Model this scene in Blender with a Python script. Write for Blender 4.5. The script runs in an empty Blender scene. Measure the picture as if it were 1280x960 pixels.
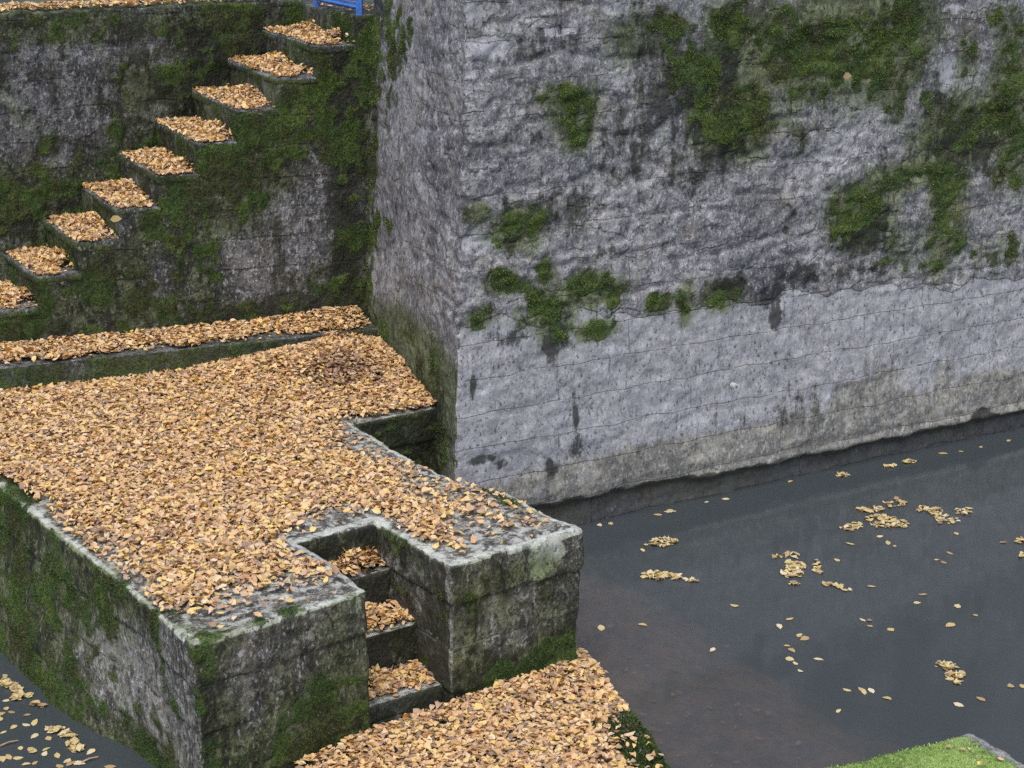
import bpy, math, random
import numpy as np
from mathutils import Matrix, Vector
random.seed(7); rng = np.random.default_rng(11)
scene = bpy.context.scene
COL = scene.collection
PI = math.pi

# ------------------------------------------------------------------ camera geometry
CX, CY, HOR = 640.0, 480.0, -130.0
VA, VB = (3700.0, HOR), (-800.0, HOR)
F = math.sqrt(-((VA[0]-CX)*(VB[0]-CX)+(HOR-CY)**2))
def cdir(p):
    v = np.array([p[0]-CX, -(p[1]-CY), -F]); return v/np.linalg.norm(v)
_X, _Y = cdir(VA), cdir(VB); _Z = np.cross(_X, _Y)
R = np.array([_X, _Y, _Z])
PT = 1.15                                              # platform top above the water
CAM = np.array([0, 0, PT]) - R @ cdir((244, 805))*9.6
def ray(p): return R @ cdir(p)
def onz(p, z): r = ray(p); return CAM + r*(z-CAM[2])/r[2]
def onplane(p, P0, n): r = ray(p); return CAM + r*(np.dot(P0-CAM, n)/np.dot(r, n))

# the old stair wall is turned 12 degrees against the platform
T = math.radians(12)
AV = np.array([math.cos(T), -math.sin(T), 0]); BV = np.array([math.sin(T), math.cos(T), 0])
P0 = np.array([2.15, 5.65, 0.0])
def skew(k): return -.027*k
def sw(a): return 1.46+.29*max(a, -3.4)
def ab(a, b, z=0.0): return P0 + AV*a + BV*b + np.array([0, 0, z])
# the tall wall
T2 = math.radians(4.5)
WV = np.array([math.cos(T2), -math.sin(T2), 0]); WN = np.array([-math.sin(T2), -math.cos(T2), 0])
W0 = np.array([3.43, 2.52, 0.0])
def wl(u, v, z=0.0): return W0 + WV*u - WN*v + np.array([0, 0, z])   # u along, v into the wall

# ------------------------------------------------------------------ noise
def _hash(i, j, k, s):
    h = (i*374761393 + j*668265263 + k*2147483647 + s*974634777) & 0xFFFFFFFF
    h = ((h ^ (h >> 13))*1274126177) & 0xFFFFFFFF
    h = ((h ^ (h >> 16))*2246822519) & 0xFFFFFFFF
    return ((h ^ (h >> 15)) & 0xFFFFFF)/float(0xFFFFFF)
def vnoise(p, s=0):
    p = np.asarray(p, float); i = np.floor(p).astype(np.int64); f = p-i; f = f*f*f*(f*(f*6-15)+10)
    r = 0
    for dx in (0, 1):
        for dy in (0, 1):
            for dz in (0, 1):
                w = (f[:, 0] if dx else 1-f[:, 0])*(f[:, 1] if dy else 1-f[:, 1])*(f[:, 2] if dz else 1-f[:, 2])
                r = r + w*_hash(i[:, 0]+dx, i[:, 1]+dy, i[:, 2]+dz, s)
    return r*2-1
def fbm(p, freq, octs=3, s=0):
    p = np.asarray(p, float); r = 0; a = 1.0; n = 0
    for o in range(octs):
        r = r + a*vnoise(p*freq + 17.3*o, s+o); n += a; a *= .5; freq *= 2.03
    return r/n
def sstep(e0, e1, x):
    t = np.clip((x-e0)/(e1-e0), 0, 1); return t*t*(3-2*t)

# ------------------------------------------------------------------ node helpers
class NT:
    def __init__(s, name):
        s.m = bpy.data.materials.new(name); s.m.use_nodes = True; s.t = s.m.node_tree
        s.t.nodes.clear(); s.out = s.t.nodes.new('ShaderNodeOutputMaterial')
    def n(s, typ, ins=None, **kw):
        nd = s.t.nodes.new(typ)
        for k, v in kw.items(): setattr(nd, k, v)
        for k, v in (ins or {}).items(): s.set(nd.inputs[k], v)
        return nd
    def set(s, sock, v):
        if isinstance(v, bpy.types.NodeSocket): s.t.links.new(v, sock)
        else:
            if sock.type == 'RGBA' and len(v) == 3: v = (*v, 1)
            sock.default_value = v
    def math(s, op, a, b=0.5, c=None, clamp=False):
        nd = s.n('ShaderNodeMath', {0: a, 1: b}, operation=op, use_clamp=clamp)
        if c is not None: s.set(nd.inputs[2], c)
        return nd.outputs[0]
    def mix(s, f, a, b, mode='MIX'):
        nd = s.n('ShaderNodeMix', data_type='RGBA', blend_type=mode)
        s.set(nd.inputs[0], f); s.set(nd.inputs[6], a); s.set(nd.inputs[7], b); return nd.outputs[2]
    def ramp(s, f, stops, interp='LINEAR'):
        nd = s.n('ShaderNodeValToRGB', {0: f}); cr = nd.color_ramp; cr.interpolation = interp
        while len(cr.elements) < len(stops): cr.elements.new(.5)
        for e, (p, c) in zip(cr.elements, stops):
            e.position = p; e.color = (*c, 1) if isinstance(c, tuple) else (c, c, c, 1)
        return nd.outputs[0]
    def noise(s, vec, scale, detail=4, rough=.55, dist=0.0):
        return s.n('ShaderNodeTexNoise', {'Vector': vec, 'Scale': scale, 'Detail': detail, 'Roughness': rough, 'Distortion': dist}).outputs[0]
    def attr(s, name): return s.n('ShaderNodeAttribute', attribute_name=name)
    def map(s, vec, scale): return s.n('ShaderNodeMapping', {'Vector': vec, 'Scale': scale}).outputs[0]
    def smooth(s, x, lo, hi):
        return s.n('ShaderNodeMapRange', {0: x, 1: lo, 2: hi, 3: 0.0, 4: 1.0}, interpolation_type='SMOOTHSTEP').outputs[0]

MOSS_D, MOSS_M, MOSS_L = (.022, .032, .012), (.050, .092, .018), (.14, .18, .035)

def stone_material(name, lo, mid, hi, flecks=.5, brick=(.62, .31), mortar=.012, joint=.6, grain=1.0, mossamt=1.0, plaster=(.36, .36, .375), lichen=.0, streak=.5, crust=1.0, crustc=(.36, .355, .36), rubble=0.0, mosscol=None):
    m = NT(name)
    pos = m.n('ShaderNodeTexCoord').outputs['Object']
    moss_a, dark_a = m.attr('moss').outputs['Fac'], m.attr('dark').outputs['Fac']
    pla_a, tan_a = m.attr('plaster').outputs['Fac'], m.attr('tan').outputs['Fac']
    bc = m.attr('bc').outputs['Vector']
    nA = m.noise(pos, 1.1, 5, .6); nB = m.noise(pos, 6.5, 6, .62, .4); nC = m.noise(pos, 38, 4, .65)
    # downward streaks and flecks
    nS = m.noise(m.map(pos, (11, 11, 1.5)), 1.0, 4, .6)
    nF = m.noise(m.map(pos, (40, 40, 23)), 1.0, 3, .55)
    nM = m.noise(m.map(pos, (1, 1, .55)), 3.4, 5, .7, .6)
    s = m.math('ADD', m.math('MULTIPLY', nB, .40), m.math('ADD', m.math('MULTIPLY', nM, .45), m.math('MULTIPLY', nC, .35)))
    col = m.ramp(s, [(.48, lo), (.60, mid), (.72, hi)])
    # warm / cool blotches
    nW = m.noise(pos, 2.3, 3, .5, .5)
    col = m.mix(m.smooth(nW, .52, .66), col, m.mix(.6, col, (mid[0]*1.08, mid[1]*.99, mid[2]*.84)))
    col = m.mix(m.math('MULTIPLY', m.smooth(nA, .50, .36), .65), col, m.mix(1.0, col, (.50, .50, .55), 'MULTIPLY'))
    col = m.mix(m.math('MULTIPLY', m.smooth(nA, .54, .66), .5), col, tuple(c*1.1 for c in hi))
    # smoother rendered part of the wall, joints show less there
    pc = m.mix(m.math('MULTIPLY', m.smooth(nS, .4, .7), .5), plaster, tuple(c*.62 for c in plaster))
    pc = m.mix(m.math('MULTIPLY', m.smooth(nB, .42, .68), .55), pc, tuple(min(1, c*1.35) for c in plaster))
    pf = m.smooth(m.math('ADD', pla_a, m.math('MULTIPLY', m.math('SUBTRACT', nB, .5), .9)), .42, .58)
    col = m.mix(m.math('MULTIPLY', pf, .8), col, pc)
    tf = m.smooth(m.math('ADD', tan_a, m.math('MULTIPLY', m.math('SUBTRACT', nS, .5), 1.0)), .38, .75)
    col = m.mix(m.math('MULTIPLY', tf, .75), col, m.mix(m.smooth(nB, .4, .65), (.13, .125, .095), (.31, .29, .215)))
    # joints
    wob = m.n('ShaderNodeTexNoise', {'Vector': pos, 'Scale': 3.0, 'Detail': 3.0}).outputs['Color']
    wv = m.n('ShaderNodeVectorMath', {0: wob, 1: (.5, .5, .5)}, operation='SUBTRACT').outputs[0]
    wv = m.n('ShaderNodeVectorMath', {0: wv, 'Scale': .085}, operation='SCALE').outputs[0]
    bv = m.n('ShaderNodeVectorMath', {0: bc, 1: wv}, operation='ADD').outputs[0]
    br = m.n('ShaderNodeTexBrick', {'Vector': bv, 'Scale': 1.0, 'Mortar Size': mortar, 'Mortar Smooth': .6, 'Bias': 0.0,
             'Brick Width': brick[0], 'Row Height': brick[1], 'Color1': (.5, .5, .5), 'Color2': (1, 1, 1)}, offset=.43, squash=1.4, squash_frequency=3)
    jn = m.math('MULTIPLY', br.outputs['Fac'], m.math('MULTIPLY', m.smooth(nW, .44, .62), m.smooth(nB, .36, .56)))
    jn = m.math('MULTIPLY', jn, m.math('SUBTRACT', 1.0, m.math('MULTIPLY', pf, .35)))
    tone = m.n('ShaderNodeSeparateColor', {0: br.outputs['Color']}).outputs[0]
    col = m.mix(m.math('MULTIPLY', m.math('SUBTRACT', 1.0, pf), .32), col, m.mix(tone, (0, 0, 0), col, 'MIX'))
    jn = m.math('MAXIMUM', jn, m.math('MULTIPLY', m.math('MULTIPLY', br.outputs['Fac'], pf), m.math('MULTIPLY', m.smooth(nB, .36, .50), 1.0)))
    col = m.mix(m.math('MULTIPLY', jn, joint), col, tuple(c*.35 for c in lo))
    rb = 0.0
    if rubble:
        wn = m.n('ShaderNodeTexNoise', {'Vector': pos, 'Scale': 2.2, 'Detail': 4.0, 'Roughness': .6}).outputs['Color']
        rv = m.n('ShaderNodeVectorMath', {0: m.n('ShaderNodeVectorMath', {0: wn, 1: (.5, .5, .5)}, operation='SUBTRACT').outputs[0], 'Scale': .42}, operation='SCALE').outputs[0]
        rv = m.map(m.n('ShaderNodeVectorMath', {0: bc, 1: rv}, operation='ADD').outputs[0], (2.1, 4.6, 1.0))
        ve = m.n('ShaderNodeTexVoronoi', {'Vector': rv, 'Scale': 1.0, 'Randomness': .9}, feature='DISTANCE_TO_EDGE', voronoi_dimensions='2D').outputs['Distance']
        vc = m.n('ShaderNodeSeparateColor', {0: m.n('ShaderNodeTexVoronoi', {'Vector': rv, 'Scale': 1.0, 'Randomness': .9}, feature='F1', voronoi_dimensions='2D').outputs['Color']})
        gate = m.math('MULTIPLY', m.math('SUBTRACT', 1.0, pf), m.smooth(nM, .45, .60))
        rb = m.math('MULTIPLY', gate, m.smooth(ve, .10, .0))
        col = m.mix(m.math('MULTIPLY', gate, m.math('MULTIPLY', m.smooth(vc.outputs[0], .55, 1.0), .55)), col, tuple(min(1, c*1.12) for c in hi))
        col = m.mix(m.math('MULTIPLY', gate, m.math('MULTIPLY', m.smooth(vc.outputs[1], .6, 1.0), .45)), col, lo)
        col = m.mix(m.math('MULTIPLY', rb, .62*rubble), col, tuple(c*.42 for c in lo))
    # light flecks (lime, lichen) and dark pits
    col = m.mix(m.math('MULTIPLY', m.smooth(nF, .57, .66), flecks), col, (.56, .56, .60))
    col = m.mix(m.math('MULTIPLY', m.smooth(nF, .42, .33), .75), col, tuple(c*.38 for c in lo))
    nD = m.noise(m.map(pos, (16, 16, 2.2)), 1.0, 5, .7, .3)
    col = m.mix(m.math('MULTIPLY', m.smooth(nD, .54, .68), .5*streak), col, hi)
    col = m.mix(m.math('MULTIPLY', m.smooth(nD, .46, .34), .6*streak), col, tuple(c*.45 for c in lo))
    nP = m.noise(pos, 7.5, 9, .74, .25); nQ = m.noise(m.map(pos, (1, 1, .8)), 11.0, 9, .76, .2)
    col = m.mix(m.math('MULTIPLY', m.smooth(nP, .545, .60), .62*crust), col, crustc)
    col = m.mix(m.math('MULTIPLY', m.smooth(nQ, .465, .42), m.math('MULTIPLY', m.math('SUBTRACT', 1.0, m.math('MULTIPLY', pf, .55)), .70*crust)), col, tuple(c*.5 for c in lo))
    if lichen:
        nL = m.noise(pos, 13, 4, .6, .3)
        up = m.n('ShaderNodeSeparateXYZ', {0: m.n('ShaderNodeNewGeometry').outputs['Normal']}).outputs[2]
        lf = m.math('MULTIPLY', m.smooth(nL, .47, .60), m.smooth(up, .62, .92))
        col = m.mix(m.math('MULTIPLY', lf, lichen), col, (.50, .51, .46))
    # dark tone from the attribute: stains, wet bands, and painted stair shade
    df = m.smooth(m.math('ADD', dark_a, m.math('MULTIPLY', m.math('SUBTRACT', m.math('ADD', m.math('MULTIPLY', nS, .4), m.math('MULTIPLY', m.noise(pos, 8.0, 8, .72), .6)), 
        .5), 2.5)), .38, .66)
    col = m.mix(m.math('MULTIPLY', df, .86), col, m.mix(m.smooth(nA, .4, .6), (.020, .021, .020), (.030, .032, .018)))
    # thin film of green algae round and under the moss
    alg = m.attr('alg').outputs['Fac']
    af = m.smooth(m.math('ADD', alg, m.math('ADD', m.math('MULTIPLY', m.math('SUBTRACT', nM, .5), 1.5), m.math('MULTIPLY', m.math('SUBTRACT', nD, .5), .7))), .22, .80)
    col = m.mix(m.math('MULTIPLY', af, .92), col, m.mix(1.0, col, (.40, .47, .22), 'MULTIPLY'))
    # moss
    mn = m.math('ADD', m.math('MULTIPLY', nB, .6), m.math('MULTIPLY', nC, .45))
    mf = m.smooth(m.math('ADD', m.math('MULTIPLY', moss_a, mossamt), m.math('MULTIPLY', m.math('SUBTRACT', mn, .52), 1.9)), .30, .80)
    md, mm, ml_ = mosscol or (MOSS_D, MOSS_M, MOSS_L)
    mc = m.ramp(m.math('ADD', m.math('MULTIPLY', nC, .55), m.math('MULTIPLY', m.noise(pos, 3.2, 3, .5), .45)),
                [(.36, md), (.5, mm), (.66, ml_)])
    mc = m.mix(m.math('MULTIPLY', m.smooth(m.noise(pos, 2.6, 4, .6), .48, .62), 0.0 if mosscol else .7), mc, m.mix(m.smooth(nC, .4, .65), (.026, .026, .013), (.085, .080, .028)))
    col = m.mix(m.math('MULTIPLY', mf, .93), col, mc)
    # relief
    h = m.math('ADD', m.math('MULTIPLY', nB, .030*grain), m.math('MULTIPLY', nC, .012*grain))
    h = m.math('ADD', h, m.math('MULTIPLY', m.noise(pos, 120, 3, .6), .003*grain))
    h = m.math('ADD', h, m.math('MULTIPLY', m.smooth(nF, .36, .7), .006*grain))
    h = m.math('SUBTRACT', h, m.math('MULTIPLY', jn, .014))
    if rubble: h = m.math('SUBTRACT', h, m.math('MULTIPLY', rb, .03*rubble))
    h = m.math('ADD', h, m.math('MULTIPLY', mf, m.math('MULTIPLY', m.noise(pos, 55, 4, .7), .030)))
    h = m.math('MULTIPLY', h, m.math('SUBTRACT', 1.0, m.math('MULTIPLY', pf, .5)))
    bump = m.n('ShaderNodeBump', {'Strength': .9, 'Distance': 1.0, 'Height': h}).outputs[0]
    wet = m.math('SUBTRACT', .88, m.math('MULTIPLY', df, .22))
    b = m.n('ShaderNodeBsdfPrincipled', {'Base Color': col, 'Roughness': wet, 'Normal': bump, 'Specular IOR Level': .35})
    m.t.links.new(b.outputs[0], m.out.inputs[0]); return m.m

M_wall = stone_material('weathered_wall_stone', (.115, .114, .115), (.235, .233, .236), (.42, .415, .41), flecks=.5, brick=(1.7, .30), mortar=.007, joint=.33, grain=.75, streak=.16, rubble=.42, crust=.85, crustc=(.42, .41, .395))
M_plat = stone_material('mossy_platform_stone', (.038, .037, .030), (.135, .130, .106), (.34, .33, .30), flecks=.55, crustc=(.38, .37, .335), brick=(.85, .32), mortar=.012, joint=.55, lichen=.75, streak=1.0, plaster=(.46, .485, .42))
M_block = stone_material('bright_mossy_stone', (.10, .10, .09), (.25, .25, .22), (.45, .45, .42), flecks=.4, mosscol=((.10, .16, .035), (.22, .34, .075), (.40, .52, .16)))
M_stair = stone_material('mossy_stair_stone', (.036, .038, .036), (.125, .127, .128), (.30, .30, .31), flecks=.5, brick=(.6, .28), mortar=.012, joint=.4, grain=1.3, streak=.6)

def moss_mat(name, cols):
    m = NT(name)
    ri = m.n('ShaderNodeNewGeometry').outputs['Random Per Island']
    pos = m.n('ShaderNodeTexCoord').outputs['Object']
    f = m.math('ADD', m.math('MULTIPLY', ri, .5), m.math('MULTIPLY', m.noise(pos, 4, 3, .5), .6))
    col = m.ramp(f, [(.28, cols[0]), (.55, cols[1]), (.86, cols[2])])
    if not name.startswith('bright'):
        col = m.mix(m.math('MULTIPLY', m.smooth(m.noise(pos, 2.6, 4, .6), .48, .62), .65), col, m.mix(ri, (.030, .030, .013), (.095, .092, .03)))
    b = m.n('ShaderNodeBsdfPrincipled', {'Base Color': col, 'Roughness': .8, 'Specular IOR Level': .2})
    m.t.links.new(b.outputs[0], m.out.inputs[0]); return m.m
M_moss = moss_mat('moss', ((.020, .031, .011), (.038, .072, .016), (.105, .145, .035)))
M_moss_wall = moss_mat('wall_moss', ((.034, .042, .016), (.070, .110, .024), (.20, .25, .055)))
M_moss_bright = moss_mat('bright_moss', ((.13, .22, .045), (.27, .41, .09), (.48, .58, .20)))

LEAFSTOPS = [(.0, (.055, .028, .018)), (.08, (.17, .080, .038)), (.17, (.48, .22, .065)), (.28, (.74, .43, .16)), (.40, (.83, .53, .22)), (.50, (.84, .57, .11)),
             (.58, (.56, .25, .065)), (.66, (.90, .74, .47)), (.73, (.30, .15, .10)), (.80, (.82, .57, .34)), (.91, (.87, .63, .10)), (1.0, (.20, .11, .07))]
YELSTOPS = [(.0, (.14, .08, .03)), (.10, (.34, .22, .07)), (.3, (.50, .38, .10)), (.55, (.60, .48, .15)), (.75, (.68, .58, .26)), (.9, (.76, .70, .48)), (1.0, (.40, .42, .12))]
def leaf_mat(name, stops, per_object=False, purple=None):
    m = NT(name)
    geo = m.n('ShaderNodeNewGeometry')
    r = m.n('ShaderNodeObjectInfo').outputs['Random'] if per_object else geo.outputs['Random Per Island']
    pos = m.n('ShaderNodeTexCoord').outputs['Object']
    patch = m.noise(pos, 1.7, 3, .5)
    rr = m.math('ADD', r, m.math('MULTIPLY', m.math('SUBTRACT', patch, .5), .28))
    col = m.ramp(m.math('FRACT', m.math('ADD', rr, 1.0)) if not per_object else r, stops)
    blot = m.noise(pos, 60, 3, .6)
    col = m.mix(m.math('MULTIPLY', m.smooth(blot, .56, .70), .45), col, (.17, .075, .035))
    col = m.mix(m.math('MULTIPLY', geo.outputs['Backfacing'], .35), col, (.62, .48, .34))
    if purple is not None:
        d = m.n('ShaderNodeVectorMath', {0: pos, 1: tuple(purple)}, operation='DISTANCE').outputs[1]
        d = m.math('ADD', d, m.math('MULTIPLY', m.math('SUBTRACT', r, .5), .45))
        col = m.mix(m.math('MULTIPLY', m.smooth(d, .42, .12), .62), col, (.14, .070, .070))
    b = m.n('ShaderNodeBsdfPrincipled', {'Base Color': col, 'Roughness': .55, 'Specular IOR Level': .35})
    tr = m.n('ShaderNodeBsdfTranslucent', {'Color': col})
    mx = m.n('ShaderNodeMixShader', {0: .14}); m.t.links.new(b.outputs[0], mx.inputs[1]); m.t.links.new(tr.outputs[0], mx.inputs[2])
    m.t.links.new(mx.outputs[0], m.out.inputs[0]); return m.m
M_leaf = leaf_mat('dry_leaves', LEAFSTOPS)
M_leaf_scum = leaf_mat('yellow_leaf_scum', YELSTOPS)
M_leaf_float = leaf_mat('yellow_floating_leaf', YELSTOPS, True)

def plain_mat(name, col, rough=.6, metal=0.0, var=.25, scale=20):
    m = NT(name); pos = m.n('ShaderNodeTexCoord').outputs['Object']
    n = m.noise(pos, scale, 4, .6)
    c = m.mix(m.smooth(n, .35, .7), tuple(x*(1-var) for x in col), tuple(min(1, x*(1+var)) for x in col))
    b = m.n('ShaderNodeBsdfPrincipled', {'Base Color': c, 'Roughness': rough, 'Metallic': metal})
    m.t.links.new(b.outputs[0], m.out.inputs[0]); return m.m
M_blue = plain_mat('blue_paint', (.035, .15, .52), .45, 0, .3, 30)
M_mesh = plain_mat('pale_blue_mesh', (.14, .25, .50), .5, 0, .35, 40)
M_white = plain_mat('white_enamel', (.50, .50, .49), .4, 0, .1)
M_grey = plain_mat('grey_metal', (.20, .20, .20), .5, .3, .2)
M_twig = plain_mat('pale_twig', (.42, .28, .18), .8, 0, .3)
M_duff = plain_mat('leaf_mould', (.14, .075, .040), .95, 0, .6, 30)
M_soil = plain_mat('soil', (.05, .055, .03), .95, 0, .5, 3)

def water_mat():
    m = NT('still_canal_water'); pos = m.n('ShaderNodeTexCoord').outputs['Object']
    h = m.math('ADD', m.math('MULTIPLY', m.noise(pos, 2.2, 2, .5), .006), m.math('MULTIPLY', m.noise(pos, 14, 3, .5), .0009))
    bump = m.n('ShaderNodeBump', {'Strength': .35, 'Distance': 1.0, 'Height': h}).outputs[0]
    murk = m.n('ShaderNodeBsdfDiffuse', {'Color': (.092, .112, .122, 1)})
    tr = m.n('ShaderNodeBsdfTransparent', {'Color': (.62, .54, .45, 1)})
    gl = m.n('ShaderNodeBsdfGlossy', {'Color': (1, 1, 1, 1), 'Roughness': .06, 'Normal': bump})
    a = m.n('ShaderNodeMixShader', {0: .50}); m.t.links.new(murk.outputs[0], a.inputs[1]); m.t.links.new(tr.outputs[0], a.inputs[2])
    fr = m.n('ShaderNodeFresnel', {'IOR': 1.33, 'Normal': bump})
    o = m.n('ShaderNodeMixShader', {0: fr.outputs[0]}); m.t.links.new(a.outputs[0], o.inputs[1]); m.t.links.new(gl.outputs[0], o.inputs[2])
    m.t.links.new(o.outputs[0], m.out.inputs[0]); return m.m
M_water = water_mat()
def bed_mat():
    m = NT('silty_bed'); pos = m.n('ShaderNodeTexCoord').outputs['Object']
    z = m.n('ShaderNodeSeparateXYZ', {0: pos}).outputs[2]
    n = m.noise(pos, 5, 6, .65, .5); n2 = m.noise(pos, 26, 3, .6)
    c = m.ramp(m.math('ADD', m.math('MULTIPLY', n, .7), m.math('MULTIPLY', n2, .3)), [(.38, (.12, .085, .065)), (.55, (.34, .22, .15)), (.68, (.50, .32, .20))])
    c = m.mix(m.smooth(z, -.22, -.55), c, (.05, .055, .055))  # deeper bed painted darker, standing in for light lost in the water
    b = m.n('ShaderNodeBsdfPrincipled', {'Base Color': c, 'Roughness': .95}); m.t.links.new(b.outputs[0], m.out.inputs[0]); return m.m
M_bed = bed_mat()

# ------------------------------------------------------------------ object helpers
def tag(o, label=None, cat=None, group=None, kind=None):
    for k, v in (('label', label), ('category', cat), ('group', group), ('kind', kind)):
        if v: o[k] = v
    return o
def mesh_np(name, V, loops, starts, totals):
    me = bpy.data.meshes.new(name)
    me.vertices.add(len(V)); me.vertices.foreach_set('co', np.asarray(V, np.float32).ravel())
    me.loops.add(len(loops)); me.loops.foreach_set('vertex_index', np.asarray(loops, np.int32))
    me.polygons.add(len(starts)); me.polygons.foreach_set('loop_start', np.asarray(starts, np.int32))
    me.polygons.foreach_set('loop_total', np.asarray(totals, np.int32))
    me.update(calc_edges=True); return me
def link(name, me, mat, parent=None):
    o = bpy.data.objects.new(name, me)
    if mat is not None and not me.materials: me.materials.append(mat)
    COL.objects.link(o)
    if parent is not None: o.parent = parent
    return o
class PB:
    """collects convex prisms, boxes and tubes for one mesh"""
    def __init__(s): s.v = []; s.f = []
    def prism(s, poly, z0, z1):
        n = len(poly); b = len(s.v); z0s = z0 if hasattr(z0, '__len__') else [z0]*n; z1s = z1 if hasattr(z1, '__len__') else [z1]*n
        s.v += [(p[0], p[1], z) for p, z in zip(poly, z0s)] + [(p[0], p[1], z) for p, z in zip(poly, z1s)]
        s.f.append([b+i for i in range(n)][::-1]); s.f.append([b+n+i for i in range(n)])
        for i in range(n): j = (i+1) % n; s.f.append([b+i, b+j, b+n+j, b+n+i])
        return s
    def hexa(s, lo, hi):
        b = len(s.v); s.v += [tuple(p) for p in lo] + [tuple(p) for p in hi]
        s.f += [[b+3, b+2, b+1, b], [b+4, b+5, b+6, b+7]]
        for i in range(4): j = (i+1) % 4; s.f.append([b+i, b+j, b+4+j, b+4+i])
        return s
    def tube(s, p, q, r, n=8, r2=None):
        p, q = np.array(p, float), np.array(q, float); d = q-p; d /= np.linalg.norm(d)
        u = np.cross(d, [0, 0, 1] if abs(d[2]) < .9 else [1, 0, 0]); u /= np.linalg.norm(u); w = np.cross(d, u); b = len(s.v)
        for c, rad in ((p, r), (q, r2 or r)):
            for k in range(n):
                t = 2*PI*k/n; s.v.append(tuple(c + rad*(u*math.cos(t)+w*math.sin(t))))
        s.f.append([b+i for i in range(n)][::-1]); s.f.append([b+n+i for i in range(n)])
        for i in range(n): j = (i+1) % n; s.f.append([b+i, b+j, b+n+j, b+n+i])
        return s
    def mesh(s, name):
        me = bpy.data.meshes.new(name); me.from_pydata(s.v, [], s.f); me.validate()
        import bmesh
        bm = bmesh.new(); bm.from_mesh(me); bmesh.ops.recalc_face_normals(bm, faces=bm.faces); bm.to_mesh(me); bm.free(); return me
def remesh(pb, name, vox):
    o = bpy.data.objects.new('tmp', pb.mesh('tmp')); COL.objects.link(o)
    md = o.modifiers.new('r', 'REMESH'); md.mode = 'VOXEL'; md.voxel_size = vox
    dg = bpy.context.evaluated_depsgraph_get(); dg.update()
    me = bpy.data.meshes.new_from_object(o.evaluated_get(dg)); me.name = name
    src = o.data; bpy.data.objects.remove(o); bpy.data.meshes.remove(src)
    return me
def get_co(me):
    a = np.empty(len(me.vertices)*3, np.float32); me.vertices.foreach_get('co', a); return a.reshape(-1, 3).astype(float)
def get_no(me):
    a = np.empty(len(me.vertices)*3, np.float32); me.vertex_normals.foreach_get('vector', a); return a.reshape(-1, 3).astype(float)
def set_attr(me, name, arr):
    at = me.attributes.new(name, 'FLOAT', 'POINT'); at.data.foreach_set('value', np.asarray(arr, np.float32))
def set_vec(me, name, arr):
    at = me.attributes.new(name, 'FLOAT_VECTOR', 'POINT'); at.data.foreach_set('vector', np.asarray(arr, np.float32).ravel())
def rough_stone(me, amp=1.0, disp=None, seed=0):
    co, no = get_co(me), get_no(me)
    d = .020*fbm(co, 1.3, 2, seed) + .016*fbm(co, 4.5, 3, seed+5) + .008*fbm(co, 15, 2, seed+9)
    d = d*amp
    if disp is not None: d = d + disp(co, no)
    co = co + no*d[:, None]
    me.vertices.foreach_set('co', co.astype(np.float32).ravel()); me.update()
    me.polygons.foreach_set('use_smooth', np.ones(len(me.polygons), bool))
    return co, get_no(me)
def mossy(co, m):
    return sstep(.05, .25, m)*sstep(.16, 1.08, m + 1.0*fbm(co, 3.6, 3, 201) + .95*fbm(co, 11, 3, 207))
def attrs(me, **kw):
    n = len(me.vertices)
    kw.setdefault('alg', np.asarray(kw['moss'])*.6)
    for k in ('moss', 'dark', 'plaster', 'tan', 'alg'): set_attr(me, k, np.clip(kw.get(k, np.zeros(n)), 0, 1.2))
    set_vec(me, 'bc', kw['bc'])
def blobs(co, u_axis, P, n, lst):
    """soft patches placed by where they lie on a wall plane: (x, y, rx, ry, strength)"""
    u = co @ u_axis; z = co[:, 2]; r = np.zeros(len(co))
    for x, y, rx, ry, s in lst:
        c = onplane((x, y), P, n); e = onplane((x+rx, y), P, n); g = onplane((x, y+ry), P, n)
        du = abs((e-c) @ u_axis)+1e-4; dz = abs(g[2]-c[2])+1e-4
        q = ((u-c @ u_axis)/du)**2 + ((z-c[2])/dz)**2
        r = np.maximum(r, s*np.exp(-(q**1.3)*.55))
    return r
def tufts(name, me, weight, count, mat, parent, size=(.007, .016), droop=.4, label=None):
    """short moss shoots scattered over the mossy part of a stone surface"""
    co, no = get_co(me), get_no(me)
    w = np.clip(weight, 0, None)**1.5
    if w.sum() <= 0: return None
    idx = rng.choice(len(co), count, p=w/w.sum())
    p = co[idx] + rng.normal(0, .012, (count, 3)); nn = no[idx]
    p -= nn*((p-co[idx])*nn).sum(1)[:, None]
    d = nn + rng.normal(0, .55, (count, 3)); d[:, 2] -= droop*rng.random(count); d /= np.linalg.norm(d, axis=1)[:, None]
    s = np.cross(d, rng.normal(0, 1, (count, 3))); s /= np.linalg.norm(s, axis=1)[:, None]
    L = rng.uniform(size[0], size[1], count)[:, None]; Wd = L*.35
    V = np.stack([p-s*Wd-nn*.003, p+s*Wd-nn*.003, p+d*L], 1).reshape(-1, 3)
    k = np.arange(count)*3
    me2 = mesh_np(name, V, np.arange(count*3), k, np.full(count, 3))
    o = link(name, me2, mat, parent); o['kind'] = 'stuff'
    if label: o['label'] = label
    return o

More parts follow.
